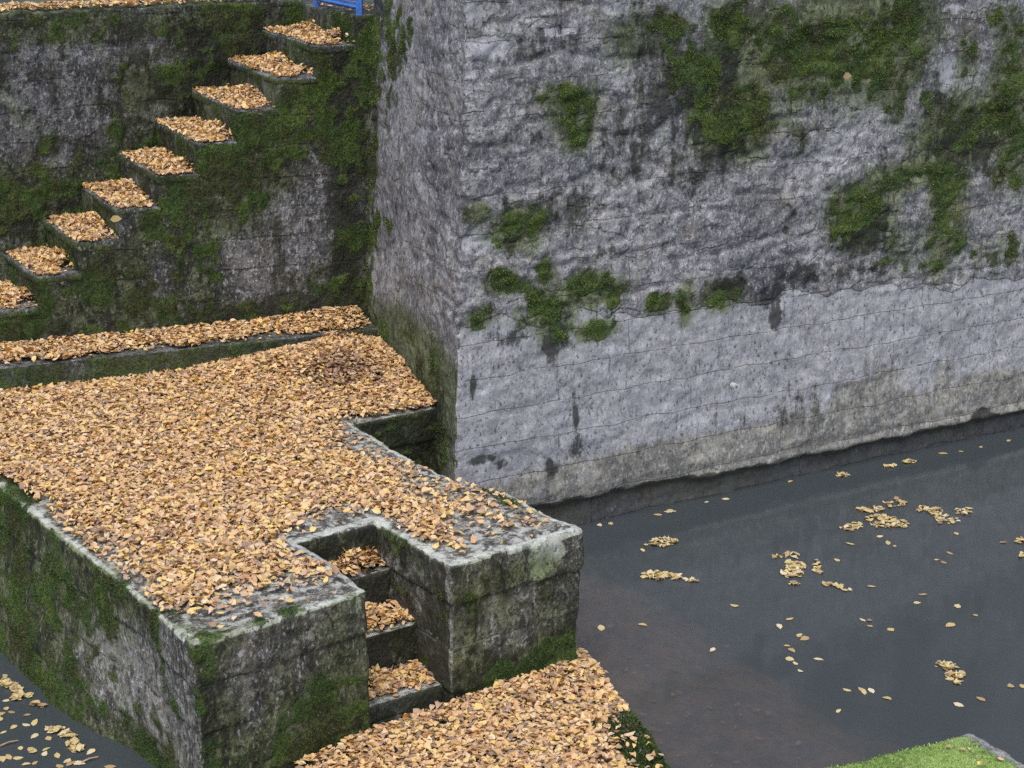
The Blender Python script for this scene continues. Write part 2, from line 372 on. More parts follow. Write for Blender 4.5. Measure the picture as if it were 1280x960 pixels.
# ------------------------------------------------------------------ leaves
def leaf_batch(pos, L, W, yaw, tilt, tiltdir, curl, fold, nrm=None):
    n = len(pos)
    t = np.array([0, .28, .28, .28, .66, .66, .66, 1.0]); sx = np.array([0, -1, 0, 1, -.88, 0, .88, 0])
    x = (t-.5)[None, :]*L[:, None]; y = sx[None, :]*W[:, None]*.5
    z = curl[:, None]*L[:, None]*((t-.5)**2*4-.35)[None, :] + np.abs(sx)[None, :]*W[:, None]*.5*fold[:, None]
    y = y + L[:, None]*.10*np.sin(t*3.0+yaw[:, None])*.6
    P = np.stack([x, y, z], 2)
    c, s = np.cos(yaw)[:, None], np.sin(yaw)[:, None]
    P = np.stack([P[..., 0]*c-P[..., 1]*s, P[..., 0]*s+P[..., 1]*c, P[..., 2]], 2)
    k = np.stack([np.cos(tiltdir), np.sin(tiltdir), np.zeros(n)], 1)[:, None, :]
    ct, st = np.cos(tilt)[:, None, None], np.sin(tilt)[:, None, None]
    P = P*ct + np.cross(np.broadcast_to(k, P.shape), P)*st + k*(k*P).sum(2, keepdims=True)*(1-ct)
    return P + pos[:, None, :]
LF = [[0, 2, 1], [0, 3, 2], [1, 2, 5, 4], [2, 3, 6, 5], [4, 5, 7], [5, 6, 7]]
LFI = np.concatenate([np.array(f) for f in LF]); LFT = np.array([len(f) for f in LF]); LFS = np.concatenate([[0], np.cumsum(LFT)[:-1]])
def leaf_mesh(name, P):
    n = len(P); V = P.reshape(-1, 3)
    loops = (LFI[None, :] + (np.arange(n)*8)[:, None]).ravel()
    starts = (LFS[None, :] + (np.arange(n)*len(LFI))[:, None]).ravel(); tot = np.tile(LFT, n)
    return mesh_np(name, V, loops, starts, tot)
def litter(name, pts, zlo, zhi, mat, label, cat='fallen leaves', messy=.28, scale=1.0, group=None):
    n = len(pts); h = rng.random(n)
    z = pts[:, 2] + zlo + (zhi-zlo)*h
    pos = np.stack([pts[:, 0], pts[:, 1], z], 1)
    L = rng.normal(.050, .014, n).clip(.022, .090)*scale; W = L*rng.uniform(.42, .72, n)
    tilt = np.abs(rng.normal(0, messy, n)).clip(0, 1.35)
    P = leaf_batch(pos, L, W, rng.uniform(0, 2*PI, n), tilt, rng.uniform(0, 2*PI, n), rng.normal(.05, .20, n), rng.normal(.25, .32, n))
    # nothing dips below what it lies on
    low = P[..., 2].min(1) - (pts[:, 2]+.002); P[..., 2] -= np.minimum(low, 0)[:, None]
    o = link(name, leaf_mesh(name, P), mat)
    return tag(o, label, cat, group, 'stuff')
def in_poly(p, poly):
    x, y = p[:, 0], p[:, 1]; c = np.zeros(len(p), bool); n = len(poly)
    for i in range(n):
        (x1, y1), (x2, y2) = poly[i][:2], poly[i-1][:2]
        c ^= ((y1 > y) != (y2 > y)) & (x < (x2-x1)*(y-y1)/(y2-y1+1e-12)+x1)
    return c
def scatter(poly, n, dens):
    poly = [tuple(q[:2]) for q in poly]; a = np.array(poly); lo, hi = a.min(0), a.max(0); out = []; tot = 0
    while tot < n:
        p = lo + rng.random((n, 2))*(hi-lo); p = p[in_poly(p, poly)]; p = p[rng.random(len(p)) < dens(p)]
        out.append(p); tot += len(p)
    return np.concatenate(out)[:n]

# ================================================================== SETTING
def sheet(name, pts, z, mat, kind='structure'):
    me = bpy.data.meshes.new(name); me.from_pydata([(p[0], p[1], z) for p in pts], [], [list(range(len(pts)))])
    return tag(link(name, me, mat), kind=kind)
sheet('water', [(-60, -60), (80, -60), (80, 60), (-60, 60)], 0.0, M_water)
# bed: shallow silt near the platform and its footing, dropping away
gx = np.concatenate([[-300], np.linspace(-6, 14, 101), [300]]); gy = np.concatenate([[-300], np.linspace(-10, 8, 91), [300]])
GX, GY = np.meshgrid(gx, gy, indexing='ij'); g = np.stack([GX.ravel(), GY.ravel(), np.zeros(GX.size)], 1)
dist = np.hypot(np.maximum(np.abs(g[:, 0]-2.6)-.6, 0), np.maximum(np.abs(g[:, 1]-0.2)-1.2, 0))
dep = -.07 - .62*sstep(.25, 2.6, dist + .35*fbm(g, .9, 3, 3)) + .03*fbm(g, 3, 2, 8); dep = np.minimum(dep, -.03)
g[:, 2] = np.where(np.abs(g[:, :2]).max(1) > 200, -.9, dep)
nx, ny = len(gx), len(gy); q = np.array([[i*ny+j, (i+1)*ny+j, (i+1)*ny+j+1, i*ny+j+1] for i in range(nx-1) for j in range(ny-1)])
tag(link('canal_bed', mesh_np('canal_bed', g, q.ravel(), np.arange(len(q))*4, np.full(len(q), 4)), M_bed), kind='structure')
TER = 4.25
sheet('ground', [ab(-300, sw(-3.4)+.5), ab(-3.3, sw(-3.4)+.5), ab(2.3, sw(2.3)+.4), ab(2.3, -2.0), wl(1.0, .45), wl(16, .45), wl(16, -30), (300, -60), (300, 300), (-300, 300)], TER, M_soil)

# ------------------------------------------------------------------ stone platform
XR = [tuple(onz(p, PT)[:2]) for p in ((722, 661), (667, 629), (620, 614), (570, 599), (521, 580), (491, 565), (430, 524))]
SHY = 3.12
pb = PB()
zb = -.8
pb.prism([(-.01, 0), (1.19, .10), (1.175, 1.08), (-.02, 1.08)], zb, PT)
pb.prism([(1.84, .14), (2.89, .16), (2.87, 1.08), (1.825, 1.11)], zb, PT)
pb.prism([(-.02, 1.06), (2.84, 1.06), (2.72, 1.46), (-.04, 1.46)], zb, PT)
pb.prism([(-.04, 1.44), (2.72, 1.44), (2.655, 1.95), (-.06, 1.95)], zb, PT)
pb.prism([(-.06, 1.93), (2.655, 1.93), (2.72, SHY+.05), (-.11, SHY+.05)], zb, PT)
pb.prism([(-.11, SHY), (3.72, SHY-.08), (4.35, 5.1), (1.5, 5.75), (-.6, 6.2), (-.26, 5.2)], zb, PT)
me = remesh(pb, 'stone_platform', .019)
def plat_disp(co, no):
    side = 1-np.abs(no[:, 2]).clip(0, 1)
    z = co[:, 2] + .02*fbm(co, 1.5, 2, 31)
    u = co[:, 0]+co[:, 1]
    d = 0
    for zz in (.86, .54, .22): d = d - .011*np.exp(-((z-zz)/.016)**2)*sstep(-.4, .3, fbm(co, 1.6, 2, 81))
    d = d + .014*(z > .86)                                   # the coping course stands a little proud
    blk = np.floor((z-.22)/.32); uu = u/.8 + .5*(blk % 2) + .12*fbm(co, 1.0, 2, 77)
    d = d + .018*(_hash(np.floor(uu).astype(np.int64), blk.astype(np.int64), blk.astype(np.int64)*0, 5)-.5)
    fr = uu-np.floor(uu); d = d - .008*np.exp(-(np.minimum(fr, 1-fr)*.8/.016)**2)*sstep(-.3, .3, fbm(co, 1.6, 2, 83)) + .014*fbm(co, 5, 3, 85)
    d = d + np.clip(-no[:, 0], 0, 1)*.24*np.clip(1-co[:, 2]/1.0, 0, 1.2)*sstep(.4, 2.4, co[:, 1])   # the left side spreads towards its foot
    return d*side
co, no = rough_stone(me, 1.0, plat_disp, 1)
side = np.abs(no[:, 2]) < .6
front = side & (no[:, 1] < -.5); left = side & (no[:, 0] < -.5); right = side & (no[:, 0] > .5)
nz = fbm(co, 1.6, 3, 50)*.5+.5; nz2 = fbm(co*np.array([1, 1, .4]), 2.6, 3, 55)*.5+.5
PF, NF = np.array([0, .05, 0]), np.array([0., -1, 0]); PL, NL = np.array([-.03, 1, 0]), np.array([-1., 0, 0])
UX, UY = np.array([1., 0, 0]), np.array([0, 1., 0])
moss = np.zeros(len(co)); dark = np.zeros(len(co))
ml = .56 + .55*(nz-.35); ml += .15*sstep(.25, .0, co[:, 2])
cut = blobs(co, UY, PL, NL, [(150, 850, 26, 65, .7), (175, 840, 30, 55, .8), (215, 830, 22, 60, .8), (200, 900, 30, 45, .8), (110, 790, 18, 40, .5), (20, 735, 20, 25, .45), (235, 920, 20, 40, .8)])
ml = ml - cut*.75 + blobs(co, UY, PL, NL, [(60, 720, 60, 45, .35), (100, 830, 60, 55, .25), (160, 900, 20, 40, .3), (60, 830, 60, 40, .3)])
moss = np.where(left, ml, moss)
mfz = .10 + .6*(nz2-.5) + .45*sstep(.55, .15, co[:, 2])
mfz += blobs(co, UX, PF, NF, [(270, 930, 40, 50, .25), (360, 940, 90, 50, .28), (425, 935, 40, 40, .55), (640, 730, 60, 12, .25), (650, 860, 70, 22, .40), (585, 790, 25, 50, .2), (430, 880, 30, 40, .3)])
moss = np.where(front, mfz, moss)
moss = np.where(right, .5+.3*(nz-.4), moss)
top = no[:, 2] > .6
ed = np.minimum.reduce([np.abs(co[:, 0]+.03), np.abs(co[:, 1]-.05), np.abs(co[:, 0]-2.78)])
mt = .30*np.exp(-(ed/.10)**2) + .5*np.exp(-(((co[:, 0]-.10)/.20)**2+((co[:, 1]-.22)/.22)**2)) + .22*(nz-.3)
moss = np.where(top, mt, moss)
dk = .34 + 1.3*(nz2-.5) + .35*sstep(.30, .05, co[:, 2])
dk = np.where(left, .42+.7*(nz2-.5)-cut*.5, dk); dark = np.where(side, dk, .02)
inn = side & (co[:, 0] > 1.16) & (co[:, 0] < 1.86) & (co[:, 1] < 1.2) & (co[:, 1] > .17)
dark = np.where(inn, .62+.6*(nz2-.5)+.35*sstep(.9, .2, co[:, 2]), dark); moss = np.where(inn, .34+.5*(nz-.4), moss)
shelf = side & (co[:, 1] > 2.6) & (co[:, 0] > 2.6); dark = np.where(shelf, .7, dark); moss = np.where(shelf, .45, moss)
rimcut = np.where(left, cut, 0)
alg = np.where(side, moss*.8+np.where(left, .54, .47)-rimcut*.8, moss*.7+.16); moss = mossy(co, moss)
OUT = [(-.01, 0), (1.19, .10), (1.175, 1.09), (1.825, 1.10), (1.84, .14), (2.89, .16), (2.87, 1.08), (2.72, 1.46), (2.655, 1.95), (2.72, 3.12)]
def segd(p, a, b):
    a, b = np.array(a), np.array(b); t = np.clip(((p-a) @ (b-a))/((b-a) @ (b-a)), 0, 1); return np.linalg.norm(p-(a+t[:, None]*(b-a)), axis=1)
de = np.minimum.reduce([segd(co[:, :2], OUT[i], OUT[i+1]) for i in range(len(OUT)-1)] + [segd(co[:, :2], (-.11, 3.3), (-.01, 0))])
rim = np.where(no[:, 2] > .35, .75*np.exp(-(de/.06)**2)*(.55+.9*nz2), 0) + np.where(side, blobs(co, UX, PF, NF, [(690, 700, 30, 26, .7), (645, 690, 14, 18, .5), (340, 790, 60, 10, .4), (450, 760, 8, 22, .6), (350, 850, 40, 20, .35), (600, 760, 30, 25, .3)])*front, 0)
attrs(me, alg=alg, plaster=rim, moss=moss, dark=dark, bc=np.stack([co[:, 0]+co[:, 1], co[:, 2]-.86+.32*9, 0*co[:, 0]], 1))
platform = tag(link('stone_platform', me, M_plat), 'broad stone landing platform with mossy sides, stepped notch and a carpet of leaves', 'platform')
vis = (no[:, 1] < .2) & (no[:, 0] < .4) & (co[:, 2] > .02)
tufts('moss', me, np.where(side & vis, np.clip(moss-.25, 0, 1)**1.2, np.where(top, np.clip(moss-.3, 0, 1)*.8, 0)), 52000, M_moss, platform)
# steps in the notch
for i, (z, y) in enumerate(((.845, .90), (.555, .585), (.225, .27))):
    s = PB().prism([(1.16, y), (1.87, y+.01), (1.87, 1.2), (1.16, 1.2)], zb, z)
    sm = remesh(s, 'step', .022); c2, n2 = rough_stone(sm, .7, None, 60+i)
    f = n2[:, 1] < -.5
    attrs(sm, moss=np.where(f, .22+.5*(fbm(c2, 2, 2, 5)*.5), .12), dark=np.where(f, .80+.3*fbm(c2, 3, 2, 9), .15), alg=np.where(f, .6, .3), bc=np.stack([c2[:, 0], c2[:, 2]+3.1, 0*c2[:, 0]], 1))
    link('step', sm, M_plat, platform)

# ------------------------------------------------------------------ low footing in front
ap = [(.35, -.02), (1.0, .12), (3.10, .60), (3.16, .42), (3.02, .02), (2.86, -.42), (2.70, -.92), (2.60, -1.25), (2.25, -2.3), (.2, -2.2), (.1, -1.0)]
pb = PB(); pb.prism([(.35, -.05), (1.0, .3), (3.02, .55), (2.98, .05), (2.62, -1.15), (2.3, -2.2), (.2, -2.2), (.1, -1.0)], -.8, .085)
me = remesh(pb, 'stone_footing', .03); co, no = rough_stone(me, 1.6, None, 12)
top = no[:, 2] > .6; n = fbm(co, 2, 3, 4)
edge = sstep(2.3, 2.7, co[:, 0] + .3*(co[:, 1]+1))
attrs(me, moss=np.where(top, .25+.35*n+.4*edge*(co[:, 1] < -.6), .55+.3*n), dark=np.where(top, .35, .5), bc=np.stack([co[:, 0]*.4, co[:, 1]*.4, 0*n], 1))
footing = tag(link('stone_footing', me, M_plat), 'low leaf covered stone footing just above the water in front of the notch', 'footing')
tufts('moss', me, np.where((co[:, 0]+.35*co[:, 1] > 2.0) & (co[:, 1] < -.5) & (co[:, 2] > .0), 1.0, .03*(co[:, 2] > 0)), 9000, M_moss, footing, (.012, .026), 0)

# ------------------------------------------------------------------ kerb ledge under the stair wall
LZ = 1.40
pb = PB(); pb.prism([ab(-12, -.52)[:2], ab(2.02, -.52)[:2], ab(2.02, .15)[:2], ab(-12, .6)[:2]], -.6, LZ)
me = remesh(pb, 'stone_ledge', .025); co, no = rough_stone(me, 1.0, None, 21)
f = np.abs(no[:, 2]) < .6; n = fbm(co, 1.8, 3, 8)
a_ = (co-P0) @ AV
attrs(me, moss=np.where(f, .68+.4*n - .3*sstep(.9, 1.4, a_), .42+.3*n), dark=np.where(f, .55+.25*sstep(.6, 1.3, a_), .05), bc=np.stack([a_, co[:, 2]+2.5, 0*n], 1))
ledge = tag(link('stone_ledge', me, M_stair), 'long low stone ledge strewn with leaves at the foot of the stair wall', 'ledge')
tufts('moss', me, np.where(f, np.clip(.55+.5*n-.3*sstep(.9, 1.4, a_)-.3, 0, 1), 0)*(no @ BV < .2), 9000, M_moss, ledge)

# ------------------------------------------------------------------ staircase against the back wall
RZ, RA = .2755, .375
Z8, A8 = 3.985, 1.58                                    # top tread: height and its front edge
SW = 1.55
pb = PB(); steps = []
for k in range(13):
    z = Z8-RZ*k; a0 = A8-RA*k
    if z < 1.0: break
    steps.append((a0, z))
    pb.prism([ab(a0, 0)[:2], ab(2.4, 0)[:2], ab(2.4, sw(2.4)+.1)[:2], ab(a0+skew(k), sw(a0)+.1)[:2]], .9, z-.03)
pb.prism([ab(1.96, -.02)[:2], ab(2.7, -.02)[:2], ab(2.7, sw(2.7)+.3)[:2], ab(1.96, sw(1.96)+.3)[:2]], .9, TER)
me = remesh(pb, 'stone_staircase', .026); co, no = rough_stone(me, 1.1, None, 33)
PS = ab(0, 0); NS = -BV
a_ = (co-P0) @ AV; b_ = (co-P0) @ BV; n = fbm(co, 1.5, 3, 3); n2 = fbm(co*np.array([1, 1, .5]), 3.0, 3, 13)
fs = (no @ BV) < -.5
ms = .42+.45*n + .25*sstep(.3, 0, np.abs(co[:, 2]-(Z8-(A8-a_)*RZ/RA)+.35)) - blobs(co, AV, PS, NS, [(370, 285, 40, 45, .75), (330, 330, 45, 35, .6), (395, 250, 18, 50, .6), (300, 320, 30, 30, .4), (205, 350, 15, 30, .45), (70, 345, 12, 30, .5), (150, 300, 12, 22, .4), (330, 230, 10, 20, .3)])
ms += blobs(co, AV, PS, NS, [(400, 120, 28, 60, .3), (300, 190, 70, 50, .3), (160, 360, 90, 40, .2), (430, 330, 14, 70, .3)])
dk = .30+.5*n2 + blobs(co, AV, PS, NS, [(432, 160, 16, 130, .75), (436, 330, 22, 90, .7), (400, 385, 70, 14, .6)]) + .35*sstep(1.75, 1.45, co[:, 2])  # stair stains, with the deep shade of the recess painted in
riser = (no @ AV) < -.5
ms = np.where(fs, ms+.06, np.where(riser, .50+.35*n, .15)); alg = ms*.8+.34; ms = mossy(co, ms)
attrs(me, alg=alg, moss=ms, dark=np.where(fs, dk, .42+.4*n2), bc=np.stack([a_+b_, co[:, 2], 0*n], 1))
stairs = tag(link('stone_staircase', me, M_stair), 'steep mossy stone staircase climbing to the right along the back wall', 'staircase')
tufts('moss', me, np.where(fs | riser, np.clip(ms-.25, 0, 1), 0)*(co[:, 2] > 1.2)*(no[:, 2] > -.5), 42000, M_moss, stairs)
for k, (a0, z) in enumerate(steps):
    pb = PB(); pb.prism([ab(a0-.012, -.006)[:2], ab(a0+RA+.02, -.006)[:2], ab(a0+RA+.02+skew(k-1), sw(a0+RA)+.1)[:2], ab(a0-.012+skew(k), sw(a0)+.1)[:2]], z-.075, z)
    tm = remesh(pb, 'tread', .022); c2, n2 = rough_stone(tm, .75, None, 90+k)
    tp = n2[:, 2] > .6; nn = fbm(c2, 2.2, 2, 40)
    attrs(tm, moss=np.where(tp, .16+.3*nn, .62+.3*nn), dark=np.where(tp, .08, .5), bc=np.stack([(c2-P0) @ BV, c2[:, 2]*0+.15, 0*nn], 1))
    link('tread', tm, M_stair, stairs)

# ------------------------------------------------------------------ back wall behind the stairs
pb = PB(); pb.prism([ab(-3.4, sw(-3.4))[:2], ab(2.2, sw(2.2))[:2], ab(2.2, sw(2.2)+.7)[:2], ab(-3.4, sw(-3.4)+.7)[:2]], -.6, TER+.02)
pb.prism([ab(-12, sw(-3.4))[:2], ab(-3.35, sw(-3.4)+.01)[:2], ab(-3.35, sw(-3.4)+.7)[:2], ab(-12, sw(-3.4)+.7)[:2]], -.6, TER+.02)
me = remesh(pb, 'back_wall', .03)
def crs(rows, amp, blk, u_ax):
    def fdisp(co, no):
        side = 1-np.abs(no[:, 2]).clip(0, 1); z = co[:, 2]+.16*fbm(co, 1.3, 3, 61); r = z/rows; k = np.floor(r); fz = r-k
        u = (co @ u_ax)/blk + .37*k + .45*fbm(co, 1.4, 2, 63); ku = np.floor(u); fu = u-ku
        d = amp*(_hash(ku.astype(np.int64), k.astype(np.int64), np.zeros(len(k), np.int64), 3)-.5)
        d = d - amp*.7*np.exp(-(np.minimum(fz, 1-fz)*rows/.022)**2) - amp*.7*np.exp(-(np.minimum(fu, 1-fu)*blk/.022)**2)
        return d*side
    return fdisp
co, no = rough_stone(me, 1.6, crs(.33, .014, .5, AV), 44)
a_ = (co-P0) @ AV; n = fbm(co, 1.5, 3, 23); n2 = fbm(co, 3.0, 3, 27); PBk = ab(0, sw(0)); NB_ = -(BV*math.cos(.282)-AV*math.sin(.282))
mb = .42+.45*n + blobs(co, AV, PBk, NB_, [(60, 35, 90, 20, .4), (200, 45, 50, 30, .25), (230, 80, 40, 40, .2), (120, 220, 60, 40, .3), (30, 240, 30, 30, .3)]) - blobs(co, AV, PBk, NB_, [(60, 110, 60, 50, .75), (100, 150, 30, 40, .7), (20, 160, 40, 40, .6), (160, 60, 35, 20, .5), (205, 70, 18, 14, .5), (80, 190, 30, 20, .5)])
topb = no[:, 2] > .6
alg = mb*.8+.30; mb = mossy(co, np.where(topb, .3, mb))
attrs(me, alg=alg, moss=mb, dark=np.where(topb, .1, .36+.5*n2+blobs(co, AV, PBk, NB_, [(280, 60, 60, 40, .5), (240, 110, 40, 30, .4), (30, 270, 60, 30, .4), (340, 20, 50, 20, .3)])), bc=np.stack([a_, co[:, 2], 0*n], 1))
bwall = tag(link('back_wall', me, M_stair), 'dark mossy rubble wall behind the staircase, grey where the stone shows', 'wall')
tufts('moss', me, np.where((no @ BV < -.3) & (co[:, 2] > 1.8) & (a_ > -3.2), np.clip(mb-.3, 0, 1), 0), 26000, M_moss, bwall)

# ------------------------------------------------------------------ tall wall with its return
ZT = 5.05
def wq(u, v): return wl(u, v)
pb = PB()
b0, b1 = .05, 0.0
# return: battered face, from the corner back to the stair
ret0 = lambda z: ab(1.975+.055*(z-1.15), .06, z)
def arr(z): return W0 + np.array([.045*(z-1.15)-.01, 0, z])
def lay(z, z_):
    A, B = arr(z), ret0(z)
    return A, B
lo = [arr(-.8), wl(16, 0, -.8), wl(16, .9, -.8), wl(.9, .9, -.8)]
hi = [arr(ZT), wl(16, .12, ZT), wl(16, .9, ZT), wl(.9, .9, ZT)]; hi[0] = hi[0]-WN*.12
pb.hexa(lo, hi)
lo = [arr(-.8), wl(.9, .1, -.8), ab(2.85, .06, -.8), ret0(-.8)]
hi = [arr(ZT)-WN*.12, wl(.9, .22, ZT), ab(2.85, .06, ZT), ret0(ZT)]
pb.hexa(lo, hi)
me = remesh(pb, 'tall_wall', .024)
def wall_disp(co, no):
    u = (co-W0) @ WV; z = co[:, 2]; side = 1-np.abs(no[:, 2]).clip(0, 1)
    lim = 1.95-.05*u+.18*fbm(co, 1.2, 2, 71)
    rub = sstep(lim-.1, lim+.15, z)
    d = crs(.34, .030, .55, WV-BV*.9)(co, no)*rub*sstep(-.35, .35, fbm(co, 1.2, 2, 66)) + crs(.40, .007, 1.3, WV-BV*.9)(co, no)*(1-rub)
    cs = co*np.array([1, 1, 2.1])
    d = d + rub*(.035*fbm(co, 1.6, 3, 15) - .026*sstep(-.3, .4, fbm(co, .8, 2, 26))*np.clip(1-np.abs(fbm(cs, 3.0, 3, 16))*5, 0, 1) + .012*fbm(cs, 9, 3, 17)) + (1-rub)*.006*fbm(co, 10, 2, 19)
    low = sstep(.24, .14, z+.04*fbm(co, 3, 2, 18)-.08*np.exp(-((u-1.0)/1.3)**2))
    d = d - .09*low                                            # washed out below the waterline band
    d = d - .02*np.exp(-((z-.30)/.05)**2)*side
    return d*side
co, no = rough_stone(me, 1.2, wall_disp, 55)
u_ = (co-W0) @ WV; z = co[:, 2]; isret = (no @ AV < -.6)
PW, NW = wl(0, 0.05), WN
n = fbm(co, 1.3, 3, 73); n2 = fbm(co*np.array([1, 1, .45]), 2.6, 3, 77); n3 = fbm(co, 5, 2, 79)
MO = [(815, 42, 34, 24, .8), (860, 75, 34, 34, .55), (920, 32, 32, 26, .75), (905, 100, 34, 34, .95), (925, 140, 36, 34, 1.1), (985, 55, 50, 36, 1.0), (1050, 50, 50, 45, 1.05), (1100, 75, 44, 34, 1.0), (1135, 26, 32, 36, 1.1), (1040, 105, 40, 18, .7), (1125, 120, 12, 24, .75), (870, 130, 22, 30, .4),
      (1000, 165, 10, 16, .5), (720, 132, 24, 22, .95), (722, 162, 16, 18, 1.0), (688, 122, 20, 18, .5), (1268, 100, 18, 50, 1.0), (1255, 150, 40, 24, 1.0), (1205, 160, 40, 28, 1.0), (1180, 128, 22, 16, .6), (1215, 65, 16, 26, .5), (1255, 30, 22, 20, .5), (1160, 212, 40, 14, .85), (1110, 225, 28, 14, .8), (1078, 255, 30, 24, .9), (1070, 288, 22, 18, .8), (1095, 278, 26, 14, .5),
      (1190, 235, 18, 34, .9), (1186, 285, 18, 34, .85), (1140, 305, 34, 26, .55), (1165, 330, 24, 14, .5), (1262, 200, 22, 34, .65), (1260, 310, 36, 20, .5), (590, 266, 18, 10, .85), (655, 285, 32, 20, .75), (640, 300, 16, 10, .6), (685, 336, 9, 14, .85), (627, 350, 16, 11, .9), (650, 355, 18, 8, .6), (740, 360, 30, 14, 1.0), (765, 372, 10, 10, .8), (672, 380, 12, 16, .8), (695, 395, 22, 24, .7), (745, 411, 18, 10, 1.0), (597, 396, 20, 12, .6), (825, 377, 13, 9, .9), (857, 378, 9, 18, .8), (905, 367, 22, 14, .95), (650, 395, 16, 16, .4)]
MR = [(472, 281, 12, 12, .8), (525, 455, 36, 36, .42), (500, 430, 34, 30, .3), (545, 475, 14, 40, .4), (562, 560, 10, 70, .5), (470, 60, 16, 70, .6), (480, 25, 20, 30, .5)]
mw = blobs(co, WV, PW, NW, MO)
mr = blobs(co, BV, ret0(1.15), -AV, MR)
b_ = (co-P0) @ BV
mr = mr + 1.0*np.exp(-((b_+.05)/.22)**2)*(z > 1.2)*(.75+.5*n)
moss = np.where(isret, mr, mw)
DK = [(965, 372, 16, 18, .75), (970, 396, 10, 18, .75), (925, 355, 50, 12, .42), (1030, 345, 60, 8, .42), (990, 345, 40, 14, .35), (719, 515, 5, 22, .7), (722, 556, 12, 20, .62), (737, 550, 9, 24, .66), (712, 585, 8, 16, .5), (688, 582, 10, 16, .6), (600, 574, 20, 7, .8), (625, 578, 12, 8, .7), (690, 425, 16, 22, .7), (590, 485, 4, 16, .8), (1225, 518, 10, 8, .8), (1180, 365, 60, 10, .2), (830, 130, 40, 40, .40), (790, 200, 50, 40, .32), (880, 215, 50, 40, .36), (700, 250, 60, 30, .3), (640, 180, 50, 14, .35), (700, 60, 40, 16, .35), (610, 215, 40, 12, .35), (810, 310, 60, 14, .28), (640, 420, 40, 10, .35), (690, 410, 22, 20, .55), (865, 100, 40, 30, .45), (1080, 290, 30, 24, .5), (1200, 190, 40, 30, .4), (560, 215, 14, 40, .2), (1240, 545, 20, 8, 1.0), (985, 520, 60, 20, .25)]
dark = .15+.42*n2 + blobs(co, WV, PW, NW, DK)*(~isret)
lim = 1.95-.05*u_+.15*n2
pl = sstep(lim+.06, lim-.06, z); pl = np.where(isret, .25*sstep(2.4, 1.6, z), pl)
dark = dark - .12*pl
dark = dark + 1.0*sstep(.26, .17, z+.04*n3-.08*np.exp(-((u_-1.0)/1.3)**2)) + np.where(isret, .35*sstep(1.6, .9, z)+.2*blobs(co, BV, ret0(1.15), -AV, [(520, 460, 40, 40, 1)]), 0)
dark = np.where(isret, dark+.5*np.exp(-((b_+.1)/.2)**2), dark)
hal = blobs(co, WV, PW, NW, [(x, y+5, rx*1.25, ry*1.35, q_) for x, y, rx, ry, q_ in MO])*(~isret)
dark = dark + .22*hal*(.6+1.2*n3)
pale = blobs(co, WV, PW, NW, [(590, 20, 30, 18, .8), (610, 60, 34, 14, .9), (560, 55, 24, 12, .6), (700, 40, 30, 8, .6), (780, 10, 40, 12, .6), (1190, 90, 16, 30, .7), (1120, 190, 30, 16, .5), (1000, 200, 60, 20, .4), (610, 305, 40, 14, .7), (600, 440, 30, 40, .6), (560, 340, 30, 60, .45), (1200, 10, 30, 10, .6)])
pl = np.maximum(pl, pale*(~isret))
tan = np.exp(-((z-.38-.03*n2)/.22)**2)*1.1 + blobs(co, WV, PW, NW, [(1090, 470, 40, 50, .6), (1010, 430, 24, 50, .45), (1230, 500, 50, 30, .5), (1180, 470, 14, 40, .4), (860, 560, 80, 14, .4)]) + .35*(z < .9)*(.5+n); tan = np.where(isret, tan*.3, tan)
alg = blobs(co, WV, PW, NW, [(x, y+4, rx*1.5, ry*1.6, q_) for x, y, rx, ry, q_ in MO])*.8*(~isret) + moss*.3 + np.where(isret, .55*sstep(2.3, 1.3, z)+1.0*blobs(co, BV, ret0(1.15), -AV, [(525, 455, 40, 45, .9)]), .05*sstep(1.9, 2.4, z)); moss = mossy(co, moss)
attrs(me, alg=alg, moss=moss, dark=dark, plaster=pl, tan=tan, bc=np.stack([u_*1.0 - np.where(isret, b_, 0)*0.9, z, 0*z], 1))
wall = tag(link('tall_wall', me, M_wall), 'tall grey stone retaining wall with moss patches rising from the water on the right', 'wall')
tw = np.where((no @ WN > -.2) & (z > .3) & (u_ < 7), np.clip(moss-.3, 0, 1), 0)
tufts('moss', me, tw*np.clip(.75+1.1*fbm(co, 7, 3, 303), .05, 2), 40000, M_moss_wall, wall, (.008, .019), .6)

# ------------------------------------------------------------------ mossy block at the lower right
bk = [tuple(onz(p, PT)[:2]) for p in ((965, 972), (1040, 953), (1137, 932), (1215, 914), (1250, 938), (1330, 985))]
cxk, cyk = 2.3, -4.4
pb = PB(); pb.prism([bk[0], bk[3], bk[4], bk[5], (2.7, -5.4), (1.2, -5.0)], -.8, PT)
me = remesh(pb, 'stone_block', .02); co, no = rough_stone(me, 1.0, None, 66)
top = no[:, 2] > .6; n = fbm(co, 3, 3, 2)
pe = np.array(bk); 
def segd(p, a, b):
    a, b = np.array(a), np.array(b); t = np.clip(((p-a) @ (b-a))/((b-a) @ (b-a)), 0, 1); return np.linalg.norm(p-(a+t[:, None]*(b-a)), axis=1)
dR = np.minimum(segd(co[:, :2], bk[3], bk[4]), segd(co[:, :2], bk[4], bk[5])); dL = segd(co[:, :2], bk[0], bk[3])
mk = np.where(top, .95-.9*np.exp(-(dR/.07)**2)-.5*np.exp(-(dL/.025)**2), .45)+.2*n
attrs(me, moss=mk, dark=np.where(top, 0, .4), bc=np.stack([co[:, 0]+co[:, 1], co[:, 2], 0*n], 1))
block = tag(link('stone_block', me, M_block), 'stone block end with bright green mossy top at the lower right corner', 'stone block')
tufts('moss', me, np.where(top, np.clip(mk-.4, 0, 1), 0), 26000, M_moss_bright, block, (.006, .015), 0)
